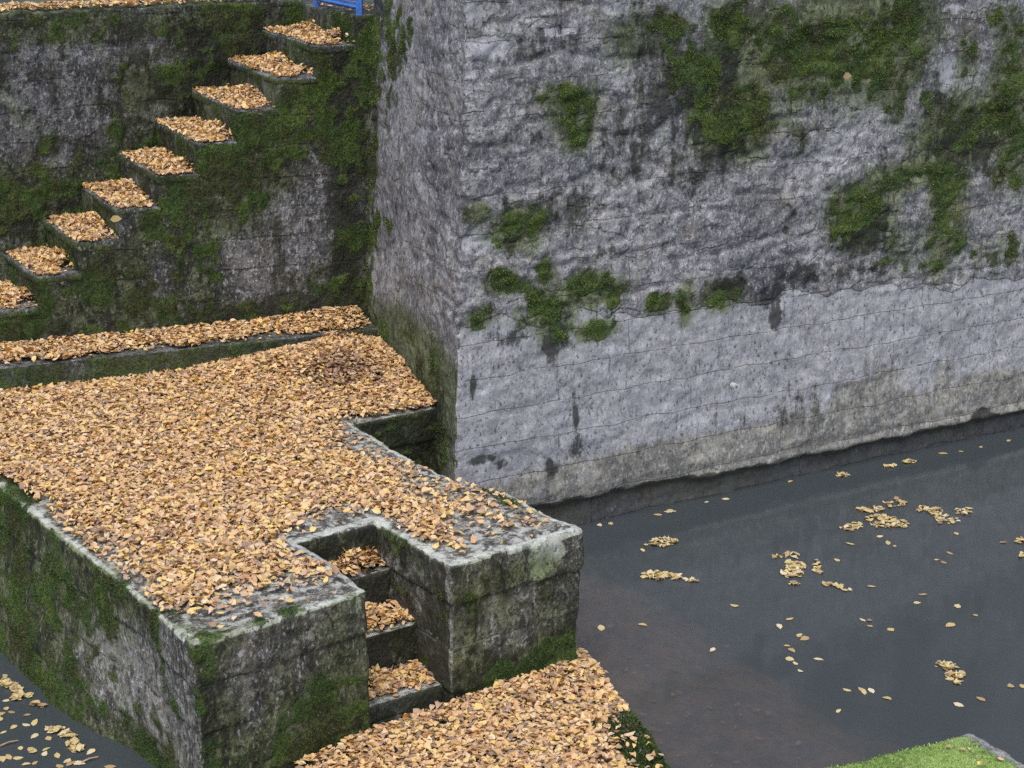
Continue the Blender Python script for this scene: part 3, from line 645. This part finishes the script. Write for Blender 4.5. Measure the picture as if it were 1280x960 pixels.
pts = scatter([tuple(np.array(q)*.84+np.array([2.35, -3.75])*.16) for q in bk], 26, lambda p: np.ones(len(p))); pts = np.c_[pts, np.full(len(pts), PT+.015)][:15]
litter('fallen_leaves', pts, 0, .01, M_leaf, 'few pale leaves lying on the bright green mossy block', messy=.2, scale=.8)

# ------------------------------------------------------------------ blue railing at the head of the stairs
rail = bpy.data.objects.new('blue_railing', None); COL.objects.link(rail); rail.location = tuple(ab(2.03, .03, TER))
tag(rail, 'blue painted metal railing panel across the head of the stairs', 'railing')
inv = Matrix.Translation(-Vector(rail.location))
def rpart(name, pbx, mat, parent=rail):
    me = pbx.mesh(name); me.transform(inv); return link(name, me, mat, parent)
def bx(c0, c1, w):    # bar with square section between two points
    p = PB(); p.tube(c0, c1, w*.707, 4); return p
RB0, RB1 = .06, 1.5
rpart('post', bx(ab(2.03, RB0, TER-.02), ab(2.03, RB0, TER+1.1), .055), M_blue)
rpart('post', bx(ab(2.03, RB1, TER-.02), ab(2.03, RB1, TER+1.1), .055), M_blue)
rpart('rail', bx(ab(2.03, RB0, TER+.06), ab(2.03, RB1, TER+.06), .035), M_blue)
rpart('rail', bx(ab(2.03, RB0, TER+1.02), ab(2.03, RB1, TER+1.02), .045), M_blue)
pbm = PB()
for i in range(28): 
    b = RB0+.03+(RB1-RB0-.06)*i/27; pbm.tube(ab(2.03, b, TER+.07), ab(2.03, b, TER+1.0), .006, 5)
for i in range(18):
    zz = TER+.1+i*.05; pbm.tube(ab(2.022, RB0, zz), ab(2.022, RB1, zz), .005, 5)
rpart('mesh_panel', pbm, M_mesh)
for f in (.33, .66): rpart('baluster', bx(ab(2.03, RB0+(RB1-RB0)*f, TER+.07), ab(2.03, RB0+(RB1-RB0)*f, TER+1.0), .022), M_blue)

# ------------------------------------------------------------------ small white ring on the wall
c = onplane((917, 482), wl(0, 0), WN)
mk_ = bpy.data.objects.new('wall_disc', None); COL.objects.link(mk_); mk_.location = tuple(c+WN*.01)
tag(mk_, 'small round white disc with grey centre fixed to the tall wall', 'wall disc')
d = PB(); d.tube(-WN*.03, WN*.028, .027, 20); o = link('ring', d.mesh('ring'), M_white, mk_)
d = PB(); d.tube(WN*.02, WN*.036, .012, 12); o = link('bolt', d.mesh('bolt'), M_grey, mk_)

# ================================================================== LEAVES ON STONE
def pxspots(lst, z):
    return [(onz((x, y), z)[:2], abs((onz((x+rx, y), z)-onz((x, y), z))[0])+.02, np.linalg.norm((onz((x, y+ry), z)-onz((x, y), z))[:2])+.02, s) for x, y, rx, ry, s in lst]
SPARSE = pxspots([(455, 550, 40, 20, .8), (540, 600, 40, 16, .75), (600, 618, 40, 14, .6), (695, 657, 40, 14, .95), (600, 670, 50, 20, .35), (640, 640, 50, 14, .5), (600, 690, 30, 14, .7), (410, 658, 50, 14, .95), (440, 640, 40, 8, .7), (345, 692, 30, 14, .6), (300, 745, 45, 14, .7), (250, 785, 40, 22, .95), (180, 730, 20, 16, .8), (150, 690, 22, 16, .7), (120, 670, 22, 16, .7), (60, 640, 30, 14, .85), (400, 745, 60, 14, .8), (445, 738, 20, 10, .95), (340, 770, 60, 10, .7), (480, 660, 18, 12, .8), (520, 690, 30, 12, .7), (380, 690, 20, 10, .6)], PT)
def plat_poly():
    return [(.02, .03), (1.17, .13), (1.15, 1.10), (1.84, 1.14), (1.87, .18), (2.85, .20), (2.86, .73), (2.79, 1.09), (2.70, 1.46), (2.63, 1.91), (2.62, 2.26), (2.70, 3.10), (3.62, 3.02), (3.98, 5.0), (3.9, 5.17), (1.59, 5.66-.02), (-.4, 6.0), (-.2, 5.2), (-.05, 3.2), (-.04, 2.4), (0.0, 1.3)]
def plat_d(p):
    d = np.ones(len(p))
    for c, rx, ry, s in SPARSE: d *= 1 - s*np.exp(-(((p[:, 0]-c[0])/(rx*1.2))**2+((p[:, 1]-c[1])/(ry*1.2))**2))
    q = np.c_[p, np.zeros(len(p))]; nn = fbm(q, 1.4, 3, 99)
    frontness = sstep(1.6, .3, p[:, 1]) + sstep(2.1, 2.6, p[:, 0])*sstep(3.2, 2.6, p[:, 1])
    d *= np.clip(1 - .72*np.clip(frontness, 0, 1)*sstep(-.4, .3, nn), .05, 1)
    fr = np.minimum.reduce([segd(p, OUT[i], OUT[i+1]) for i in range(len(OUT)-1)] + [segd(p, (-.11, 3.3), (-.01, 0))])
    d *= .10 + .90*sstep(.0, .22+.10*nn, fr)
    d *= 1-.62*sstep(1.95, 2.25, p[:, 0])*sstep(2.9, 2.3, p[:, 1])*sstep(-.45, .25, fbm(q, 3.0, 3, 97))
    d *= 1-.62*sstep(.60, .15, p[:, 1]-.12*p[:, 0]+.25*fbm(q, 2.5, 3, 98))
    return np.clip(d*.95, .015, 1)
MOUND = np.array([3.3, 4.55])
def mound(p):
    r = np.hypot(p[:, 0]-MOUND[0], (p[:, 1]-MOUND[1])*.9)
    h = .26*np.exp(-(r/.75)**2) + .03
    q = np.c_[p, np.zeros(len(p))]
    return h*(.8+.4*fbm(q, 2.2, 2, 45))
pts = scatter(plat_poly(), 46000, plat_d)
behind = sstep(2.2, 3.4, pts[:, 1])
hh = mound(pts)*np.clip(behind, 0, 1)
near_edge = np.exp(-(np.abs(pts[:, 1]-3.1)/.25)**2)*(pts[:, 0] > 2.7)
hh = hh*(1-.6*near_edge)
pts = np.c_[pts, PT+.006+hh]
PURPLE = tuple(onz((430, 458), PT+.2))
M_leaf_p = leaf_mat('dry_leaves_with_dark_patch', LEAFSTOPS, False, PURPLE)
litter('fallen_leaves', pts, .0, .035, M_leaf_p, 'dense carpet of dry tan and orange leaves covering the big platform', messy=.46)
# leaf mould heap beneath the drift in the corner
gx = np.linspace(1.2, 4.05, 90); gy = np.linspace(3.25, 5.6, 80); GX, GY = np.meshgrid(gx, gy, indexing='ij')
gp = np.c_[GX.ravel(), GY.ravel()]; ins = in_poly(gp, [(q[0], q[1]) for q in plat_poly()])
gz = PT + mound(gp)*np.clip(sstep(2.2, 3.4, gp[:, 1]), 0, 1) - .015; gz = np.where(ins, gz, PT-.06)
idx = lambda i, j: i*80+j
qd = [(idx(i, j), idx(i+1, j), idx(i+1, j+1), idx(i, j+1)) for i in range(89) for j in range(79) if ins[idx(i, j)] and ins[idx(i+1, j+1)] and ins[idx(i+1, j)] and ins[idx(i, j+1)]]
qd = np.array(qd); me = mesh_np('leaf_mould', np.c_[gp, gz], qd.ravel(), np.arange(len(qd))*4, np.full(len(qd), 4))
tag(link('leaf_mould', me, M_duff), 'dark rotting leaf heap under the drift in the platform corner', 'leaf mould', None, 'stuff')

def ab_scatter(a0, a1, b0_, b1_, n, dens=None):
    p = np.c_[rng.uniform(a0, a1, n*3), rng.uniform(b0_, b1_, n*3)]
    if dens is not None: p = p[rng.random(len(p)) < dens(p)]
    return p[:n]
def ab_pts(p, z): return P0[None, :] + p[:, :1]*AV + p[:, 1:2]*BV + np.c_[np.zeros((len(p), 2)), z]
p = ab_scatter(-3.2, 1.9, -.49, .0, 6600, lambda p: np.clip(.06+1.3*sstep(-.46, -.30, p[:, 1]+.07*np.sin(p[:, 0]*5.3)+.05*np.sin(p[:, 0]*11.7)), 0, 1))
z = LZ+.008+.07*sstep(-.4, 0, p[:, 1])*(.6+.6*sstep(.8, 1.8, p[:, 0]))
litter('fallen_leaves', ab_pts(p, z), 0, .035, M_leaf, 'strip of tan leaves heaped along the low stone ledge', messy=.42)
order = ['topmost', 'second', 'third', 'fourth', 'fifth', 'sixth', 'seventh', 'eighth', 'ninth', 'tenth', 'eleventh', 'twelfth']
for k, (a0, z) in enumerate(steps[:9]):
    if k > 9: break
    nn = 1700
    h_ = rng.random(nn)
    def dn(p, a0=a0): return np.clip(.30+1.1*sstep(a0+.0, a0+.11, p[:, 0]+.07*np.sin(p[:, 1]*(5+k%3)+k*2.1)), 0, 1)*(1-.9*sstep(a0+.19, a0+.29, p[:, 0]-.35*(p[:, 1]-.05)+.05*np.sin(p[:, 1]*8+k)))
    p = ab_scatter(a0+.0, a0+RA+.02, .0, sw(a0+.1)-.02, nn, dn); psk = p[:, 1]/1.4*skew(k)
    heap = .10*sstep(a0+.05, a0+RA, p[:, 0])*(.6+.4*np.sin(p[:, 1]*5.1+k*1.7))*sstep(.0, .3, p[:, 1])*sstep(0, .5, sw(a0)-p[:, 1])
    p[:, 0] += psk
    litter('fallen_leaves', ab_pts(p, z+.006+heap*rng.random(len(p))**.5), 0, .02, M_leaf, f'tan leaves heaped on the {order[k]} stair tread from the top of the staircase', messy=.6, scale=.84, group='leaf heaps on the stair treads')
nst = ['uppermost', 'middle', 'lowest']
for i, (z, y0, y1) in enumerate(((.845, .92, 1.07), (.555, .60, .89), (.225, .29, .575))):
    y0m = y0
    def dn(p, y0=y0): return np.clip(.12+1.3*sstep(y0+.03, y0+.12, p[:, 1]), 0, 1)
    pp = scatter([(1.21, y0), (1.83, y0), (1.83, y1), (1.21, y1)], 600, dn)
    heap = .11*sstep(y0, y1, pp[:, 1])*(.7+.3*np.sin(pp[:, 0]*9+i))
    if i == 0: heap = heap*1.3*sstep(1.25, 1.6, pp[:, 0])+.02
    litter('fallen_leaves', np.c_[pp, z+.008+heap*rng.random(len(pp))**.5], 0, .02, M_leaf, f'brown leaves piled on the {nst[i]} step inside the platform notch', messy=.5, group='leaf heaps in the notch')
# footing
apoly = [(.62, .02), (1.2, .10), (1.88, .12), (2.86, .16), (2.97, .55), (3.12, .5), (3.08, .28), (3.02, .05), (2.84, -.40), (2.68, -.90), (2.60, -1.1), (2.3, -1.9), (.3, -1.9), (.35, -.4)]
def apd(p):
    q = np.c_[p, np.zeros(len(p))]; e = 2.98+.38*(p[:, 1]-.1)
    return np.clip(np.clip(1.1-sstep(-.45, .05, p[:, 0]-e)*(p[:, 1] < -.55)*1.05-.25*sstep(0, .5, fbm(q, 2, 2, 6)), .03, 1)*np.clip(1.0-.6*sstep(.15, -.1, p[:, 1])*sstep(.9, .5, p[:, 0]), .1, 1), 0, 1)
pp = scatter(apoly, 13000, apd)
hf = .10+.06*sstep(-.35, .15, pp[:, 1])-.09*sstep(2.75, 3.1, pp[:, 0])
litter('fallen_leaves', np.c_[pp, hf], -.005, .035, M_leaf, 'thick spread of yellow and brown leaves on the low footing by the water', messy=.42)
# terrace edge above the back wall, and the landing
p = ab_scatter(-3.3, 1.9, .03, .55, 2600, lambda p: np.clip(.35+1.0*sstep(-.1, .5, fbm(np.c_[p, 0*p[:, :1]], 1.1, 2, 91)+.35*(p[:, 0] < .6)), 0, 1))
p[:, 1] += 1.46+.29*p[:, 0]
litter('fallen_leaves', ab_pts(p, np.full(len(p), TER+.03)), 0, .05, M_leaf, 'thin line of leaves along the top of the back wall', messy=.4)
p = ab_scatter(1.97, 2.4, .1, 1.5, 90)
litter('fallen_leaves', ab_pts(p, np.full(len(p), TER+.02)), 0, .02, M_leaf, 'few leaves on the landing below the blue railing', messy=.3)
# sunken leaves on the shallow bed
sp = scatter([(2.7, .8), (3.3, 1.0), (4.2, .6), (4.2, -.6), (3.6, -1.6), (2.6, -1.9), (2.7, -.9), (2.95, .1)], 90, lambda p: np.exp(-(np.maximum(p[:, 0]-2.9, 0)/.6)**2)*.9+.06)
litter('sunken_leaves', np.c_[sp, np.full(len(sp), -.05)], 0, .01, M_leaf, 'dim brown leaves sunk in the shallow water beside the footing', 'sunken leaves', messy=.1)

# ================================================================== FLOATING LEAVES, each its own thing
protos = []
for i in range(7):
    P = leaf_batch(np.zeros((1, 3)), np.array([.085+.012*(i % 3)]), np.array([.050+.006*(i % 2)]), np.array([0.]), np.array([0.05]), np.array([i*1.0]), np.array([random.uniform(-.02, .10)]), np.array([random.uniform(.0, .3)]))
    P[..., 2] -= P[..., 2].min(); protos.append(leaf_mesh('floating_leaf', P)); protos[-1].materials.append(M_leaf_float)
SCUM = []
def fl(px, py, label, group, s=1.0, zz=.004, tilt=0.06):
    q = onz((px, py), 0.0)
    o = bpy.data.objects.new('floating_leaf', random.choice(protos)); COL.objects.link(o)
    o.location = (q[0], q[1], zz); o.rotation_euler = (random.gauss(0, tilt), random.gauss(0, tilt), random.uniform(0, 6.283)); s = s*.78*random.uniform(.75, 1.2); o.scale = (s, s, s)
    return tag(o, label, 'leaf', group)
def Zr(x, y): return (800+x/2.6667, 600+y/2.6667)
def Zl(x, y): return (x/5.3333, 780+y/5.3333)
def raft(ells, n, conv, label, group, s=1.02):
    A = np.array([e[2]*e[3] for e in ells], float); A /= A.sum()
    for _ in range(int(n*2.6)):
        e = ells[int(rng.choice(len(ells), p=A))]; t = random.uniform(0, 6.283); r = .85*math.sqrt(random.random())
        SCUM.append(onz(conv(e[0]+e[2]*r*math.cos(t), e[1]+e[3]*r*math.sin(t)), 0.0)[:2])
    for _ in range(int(n*.8)):
        e = ells[int(rng.choice(len(ells), p=A))]; t = random.uniform(0, 6.283); r = .85*math.sqrt(random.random())
        fl(*conv(e[0]+e[2]*r*math.cos(t), e[1]+e[3]*r*math.sin(t)), label, group, s, random.uniform(.004, .02), .16)
raft([(770, 100, 50, 12), (850, 80, 40, 18), (800, 130, 55, 15), (720, 155, 30, 14), (690, 163, 25, 8), (860, 150, 45, 16), (800, 155, 40, 10), (945, 97, 38, 12), (985, 113, 30, 16), (1020, 130, 45, 12), (1080, 108, 30, 14), (1030, 143, 45, 6)], 74, Zr,
     'yellow leaf in the largest ragged raft of leaves, nearest the tall wall', 'leaves in the largest floating raft')
raft([(455, 257, 22, 6), (508, 255, 25, 12), (515, 290, 38, 18), (510, 315, 38, 16), (510, 348, 22, 8)], 30, Zr, 'yellow leaf in the compact upright raft left of the largest raft', 'leaves in the compact raft')
raft([(590, 280, 12, 12), (590, 305, 12, 14)], 4, Zr, 'leaf in the small pair just right of the compact raft', 'leaves beside the compact raft')
raft([(625, 350, 15, 5), (660, 355, 18, 9), (695, 370, 16, 4)], 7, Zr, 'leaf in the short thin string of leaves below the compact raft', 'leaves in the short string')
raft([(75, 210, 50, 16), (20, 216, 14, 8)], 18, Zr, 'leaf in the upper small raft close to the platform corner', 'leaves in the upper small raft')
raft([(85, 325, 66, 13), (170, 337, 26, 8), (25, 322, 20, 9)], 22, Zr, 'leaf in the long narrow raft under the upper small raft', 'leaves in the long narrow raft')
raft([(1020, 622, 42, 14), (1040, 655, 34, 12), (1055, 678, 9, 8), (1075, 652, 14, 8)], 20, Zr, 'leaf in the spidery raft alone on the right near the mossy block', 'leaves in the spidery raft')
raft([(1265, 205, 14, 12), (1272, 255, 8, 8)], 5, Zr, 'leaf in the little group at the far right edge of the water', 'leaves at the right edge')
def W_(x, y): return (800+x/2.6667, 340+y/2.6667)
raft([(680, 678, 24, 6)], 4, W_, 'orange leaf in the tight trio floating against the foot of the tall wall', 'leaves in the trio at the wall')
raft([(832, 648, 24, 6), (900, 634, 24, 6)], 9, W_, 'pale leaf in the thin line drifting along the foot of the tall wall', 'leaves along the wall foot')
for x, y in ((1010, 607), (1070, 600), (1135, 585), (1230, 564), (500, 700)): fl(*W_(x, y), 'lone pale leaf drifting against the foot of the tall wall', 'lone leaves at the wall foot')
SING = [(55, 118), (100, 103), (112, 106), (222, 75), (285, 65), (700, 214), (825, 212), (848, 222), (800, 190), (1055, 180), (1033, 246), (990, 268), (1012, 276), (657, 268), (772, 357), (942, 383), (924, 411), (1118, 452), (742, 468), (766, 469), (766, 489), (836, 500), (463, 490), (500, 466), (490, 555), (505, 570), (495, 600), (518, 612), (500, 598), (535, 638), (595, 600), (748, 708), (770, 704), (740, 700), (690, 702), (663, 772), (1237, 688), (1277, 690), (1212, 210), (8, 485), (240, 568), (315, 420), (8, 236)]
for x, y in SING: fl(*Zr(x, y), 'small single leaf scattered on open water between the rafts', 'single leaves on open water', .95)
for (x, y), lb, s in (((1032, 485), 'large pale leaf floating alone above the spidery raft', 1.55), ((548, 530), 'bright pale leaf overlapping a brown one on open water', 1.25), ((533, 520), 'small brown leaf partly under a bright pale one', 1.0), ((823, 730), 'bright yellow leaf alone low in the middle of the water', 1.2), ((1062, 752), 'pale narrow leaf just above the mossy block', 1.2), ((1136, 732), 'squarish pale leaf right above the mossy block tip', 1.3), ((1060, 422), 'orange brown leaf alone on the right of the water', 1.3)):
    fl(*Zr(x, y), lb, None, s)
fl(751, 786, 'pale leaf alone beside the right front corner of the platform', None, 1.4)
for x, y in ((750, 657), (764, 655), (836, 640), (822, 644)): fl(x, y, 'leaf floating between the platform corner and the tall wall', 'leaves by the platform corner')
raft([(30, 390, 36, 14), (60, 415, 50, 18), (105, 440, 40, 26), (120, 490, 40, 32), (190, 480, 20, 14)], 30, Zl, 'yellow leaf in the clump by the lower left picture corner along the platform side', 'leaves in the left clump', 1.05)
raft([(230, 540, 22, 14), (280, 560, 12, 10), (350, 715, 40, 18), (400, 700, 30, 12), (435, 745, 40, 16), (500, 750, 18, 10)], 18, Zl, 'brown leaf in the drifting band beside the mossy left side of the platform', 'leaves in the left band', 1.0)
raft([(490, 800, 36, 24), (540, 830, 20, 20), (505, 845, 40, 12)], 14, Zl, 'bright yellow leaf in the rosette of leaves left of the platform', 'leaves in the left rosette', 1.05)
for x, y in ((30, 350), (40, 515), (40, 570), (78, 590), (10, 605), (5, 635), (180, 610), (235, 660), (175, 675), (20, 725), (230, 750), (325, 765), (140, 830), (200, 840), (225, 850), (310, 840), (385, 880), (445, 918), (475, 935), (525, 935), (605, 855), (10, 905), (175, 940), (235, 930), (735, 958), (300, 870), (90, 690), (60, 890), (120, 900), (400, 950)):
    fl(*Zl(x, y), 'single leaf floating on the dark water left of the platform', 'single leaves left of the platform', 1.0)
for (x0, y0, x1, y1), lb in (((2, 812, 122, 776), 'thin pale twig floating near the lower left picture corner'), ((545, 922, 655, 885), 'short reddish twig floating by the rosette of yellow leaves')):
    a, b = onz(Zl(x0, y0), .012), onz(Zl(x1, y1), .016); me = PB().tube(a, (a+b)/2+np.array([0, .008, .004]), .006, 7).tube((a+b)/2+np.array([0, .008, .004]), b, .006, 7, .003).mesh('floating_twig')
    tag(link('floating_twig', me, M_twig), lb, 'twig')
sc = np.array(SCUM); litter('small_floating_leaves', np.c_[sc, np.full(len(sc), .003)], 0, .008, M_leaf_scum, 'small yellow leaves filling the floating rafts on the water', 'floating leaves', messy=.08, scale=.95)
# two loose leaves caught on the stone
def stuck(px, Pp, nrm, label, s=1.0):
    q = onplane(px, Pp, nrm)+nrm*.04
    o = bpy.data.objects.new('stuck_leaf', protos[1]); COL.objects.link(o); o.location = tuple(q); o.scale = (s,)*3
    o.rotation_euler = Vector(nrm).to_track_quat('Z', 'Y').to_euler(); tag(o, label, 'leaf')
stuck((1055, 95), wl(0, .05), WN, 'single orange leaf caught in the large moss patch of the tall wall', 1.1)
stuck((144, 273), ab(0, 0), -BV, 'single brown leaf caught on the mossy side of the staircase', 1.1)

# ================================================================== LIGHT, SKY, CAMERA
w = bpy.data.worlds.new('World'); scene.world = w; w.use_nodes = True; nt = w.node_tree
bg = nt.nodes['Background']; sky = nt.nodes.new('ShaderNodeTexSky'); sky.sky_type = 'NISHITA'; sky.sun_disc = False
SUN_EL, SUN_AZ = math.radians(64), math.radians(224)      # azimuth clockwise from +Y
sky.sun_elevation = SUN_EL; sky.sun_rotation = SUN_AZ; sky.air_density = 1.0; sky.dust_density = 3.0; sky.ozone_density = 1.0
nt.links.new(sky.outputs[0], bg.inputs[0]); bg.inputs[1].default_value = .13
L = bpy.data.lights.new('sun', 'SUN'); L.energy = 1.3; L.angle = math.radians(50); L.color = (1, .97, .93)
so = bpy.data.objects.new('sun', L); COL.objects.link(so)
sd = Vector((math.sin(SUN_AZ)*math.cos(SUN_EL), math.cos(SUN_AZ)*math.cos(SUN_EL), math.sin(SUN_EL)))
so.rotation_euler = sd.to_track_quat('Z', 'Y').to_euler()
cam = bpy.data.cameras.new('camera'); cam.sensor_width = 36; cam.lens = 36*F/1280; cam.clip_end = 2000; cam.clip_start = .1
cobj = bpy.data.objects.new('camera', cam); COL.objects.link(cobj)
Mx = Matrix([[*R[0], CAM[0]], [*R[1], CAM[1]], [*R[2], CAM[2]], [0, 0, 0, 1]]); cobj.matrix_world = Mx
scene.camera = cobj
scene.view_settings.view_transform = 'Standard'; scene.view_settings.look = 'None'; scene.view_settings.gamma = 1; scene.view_settings.use_curve_mapping = False
scene.view_settings.exposure = 0.65
scene.cycles.use_denoising = False
scene.cycles.max_bounces = 6
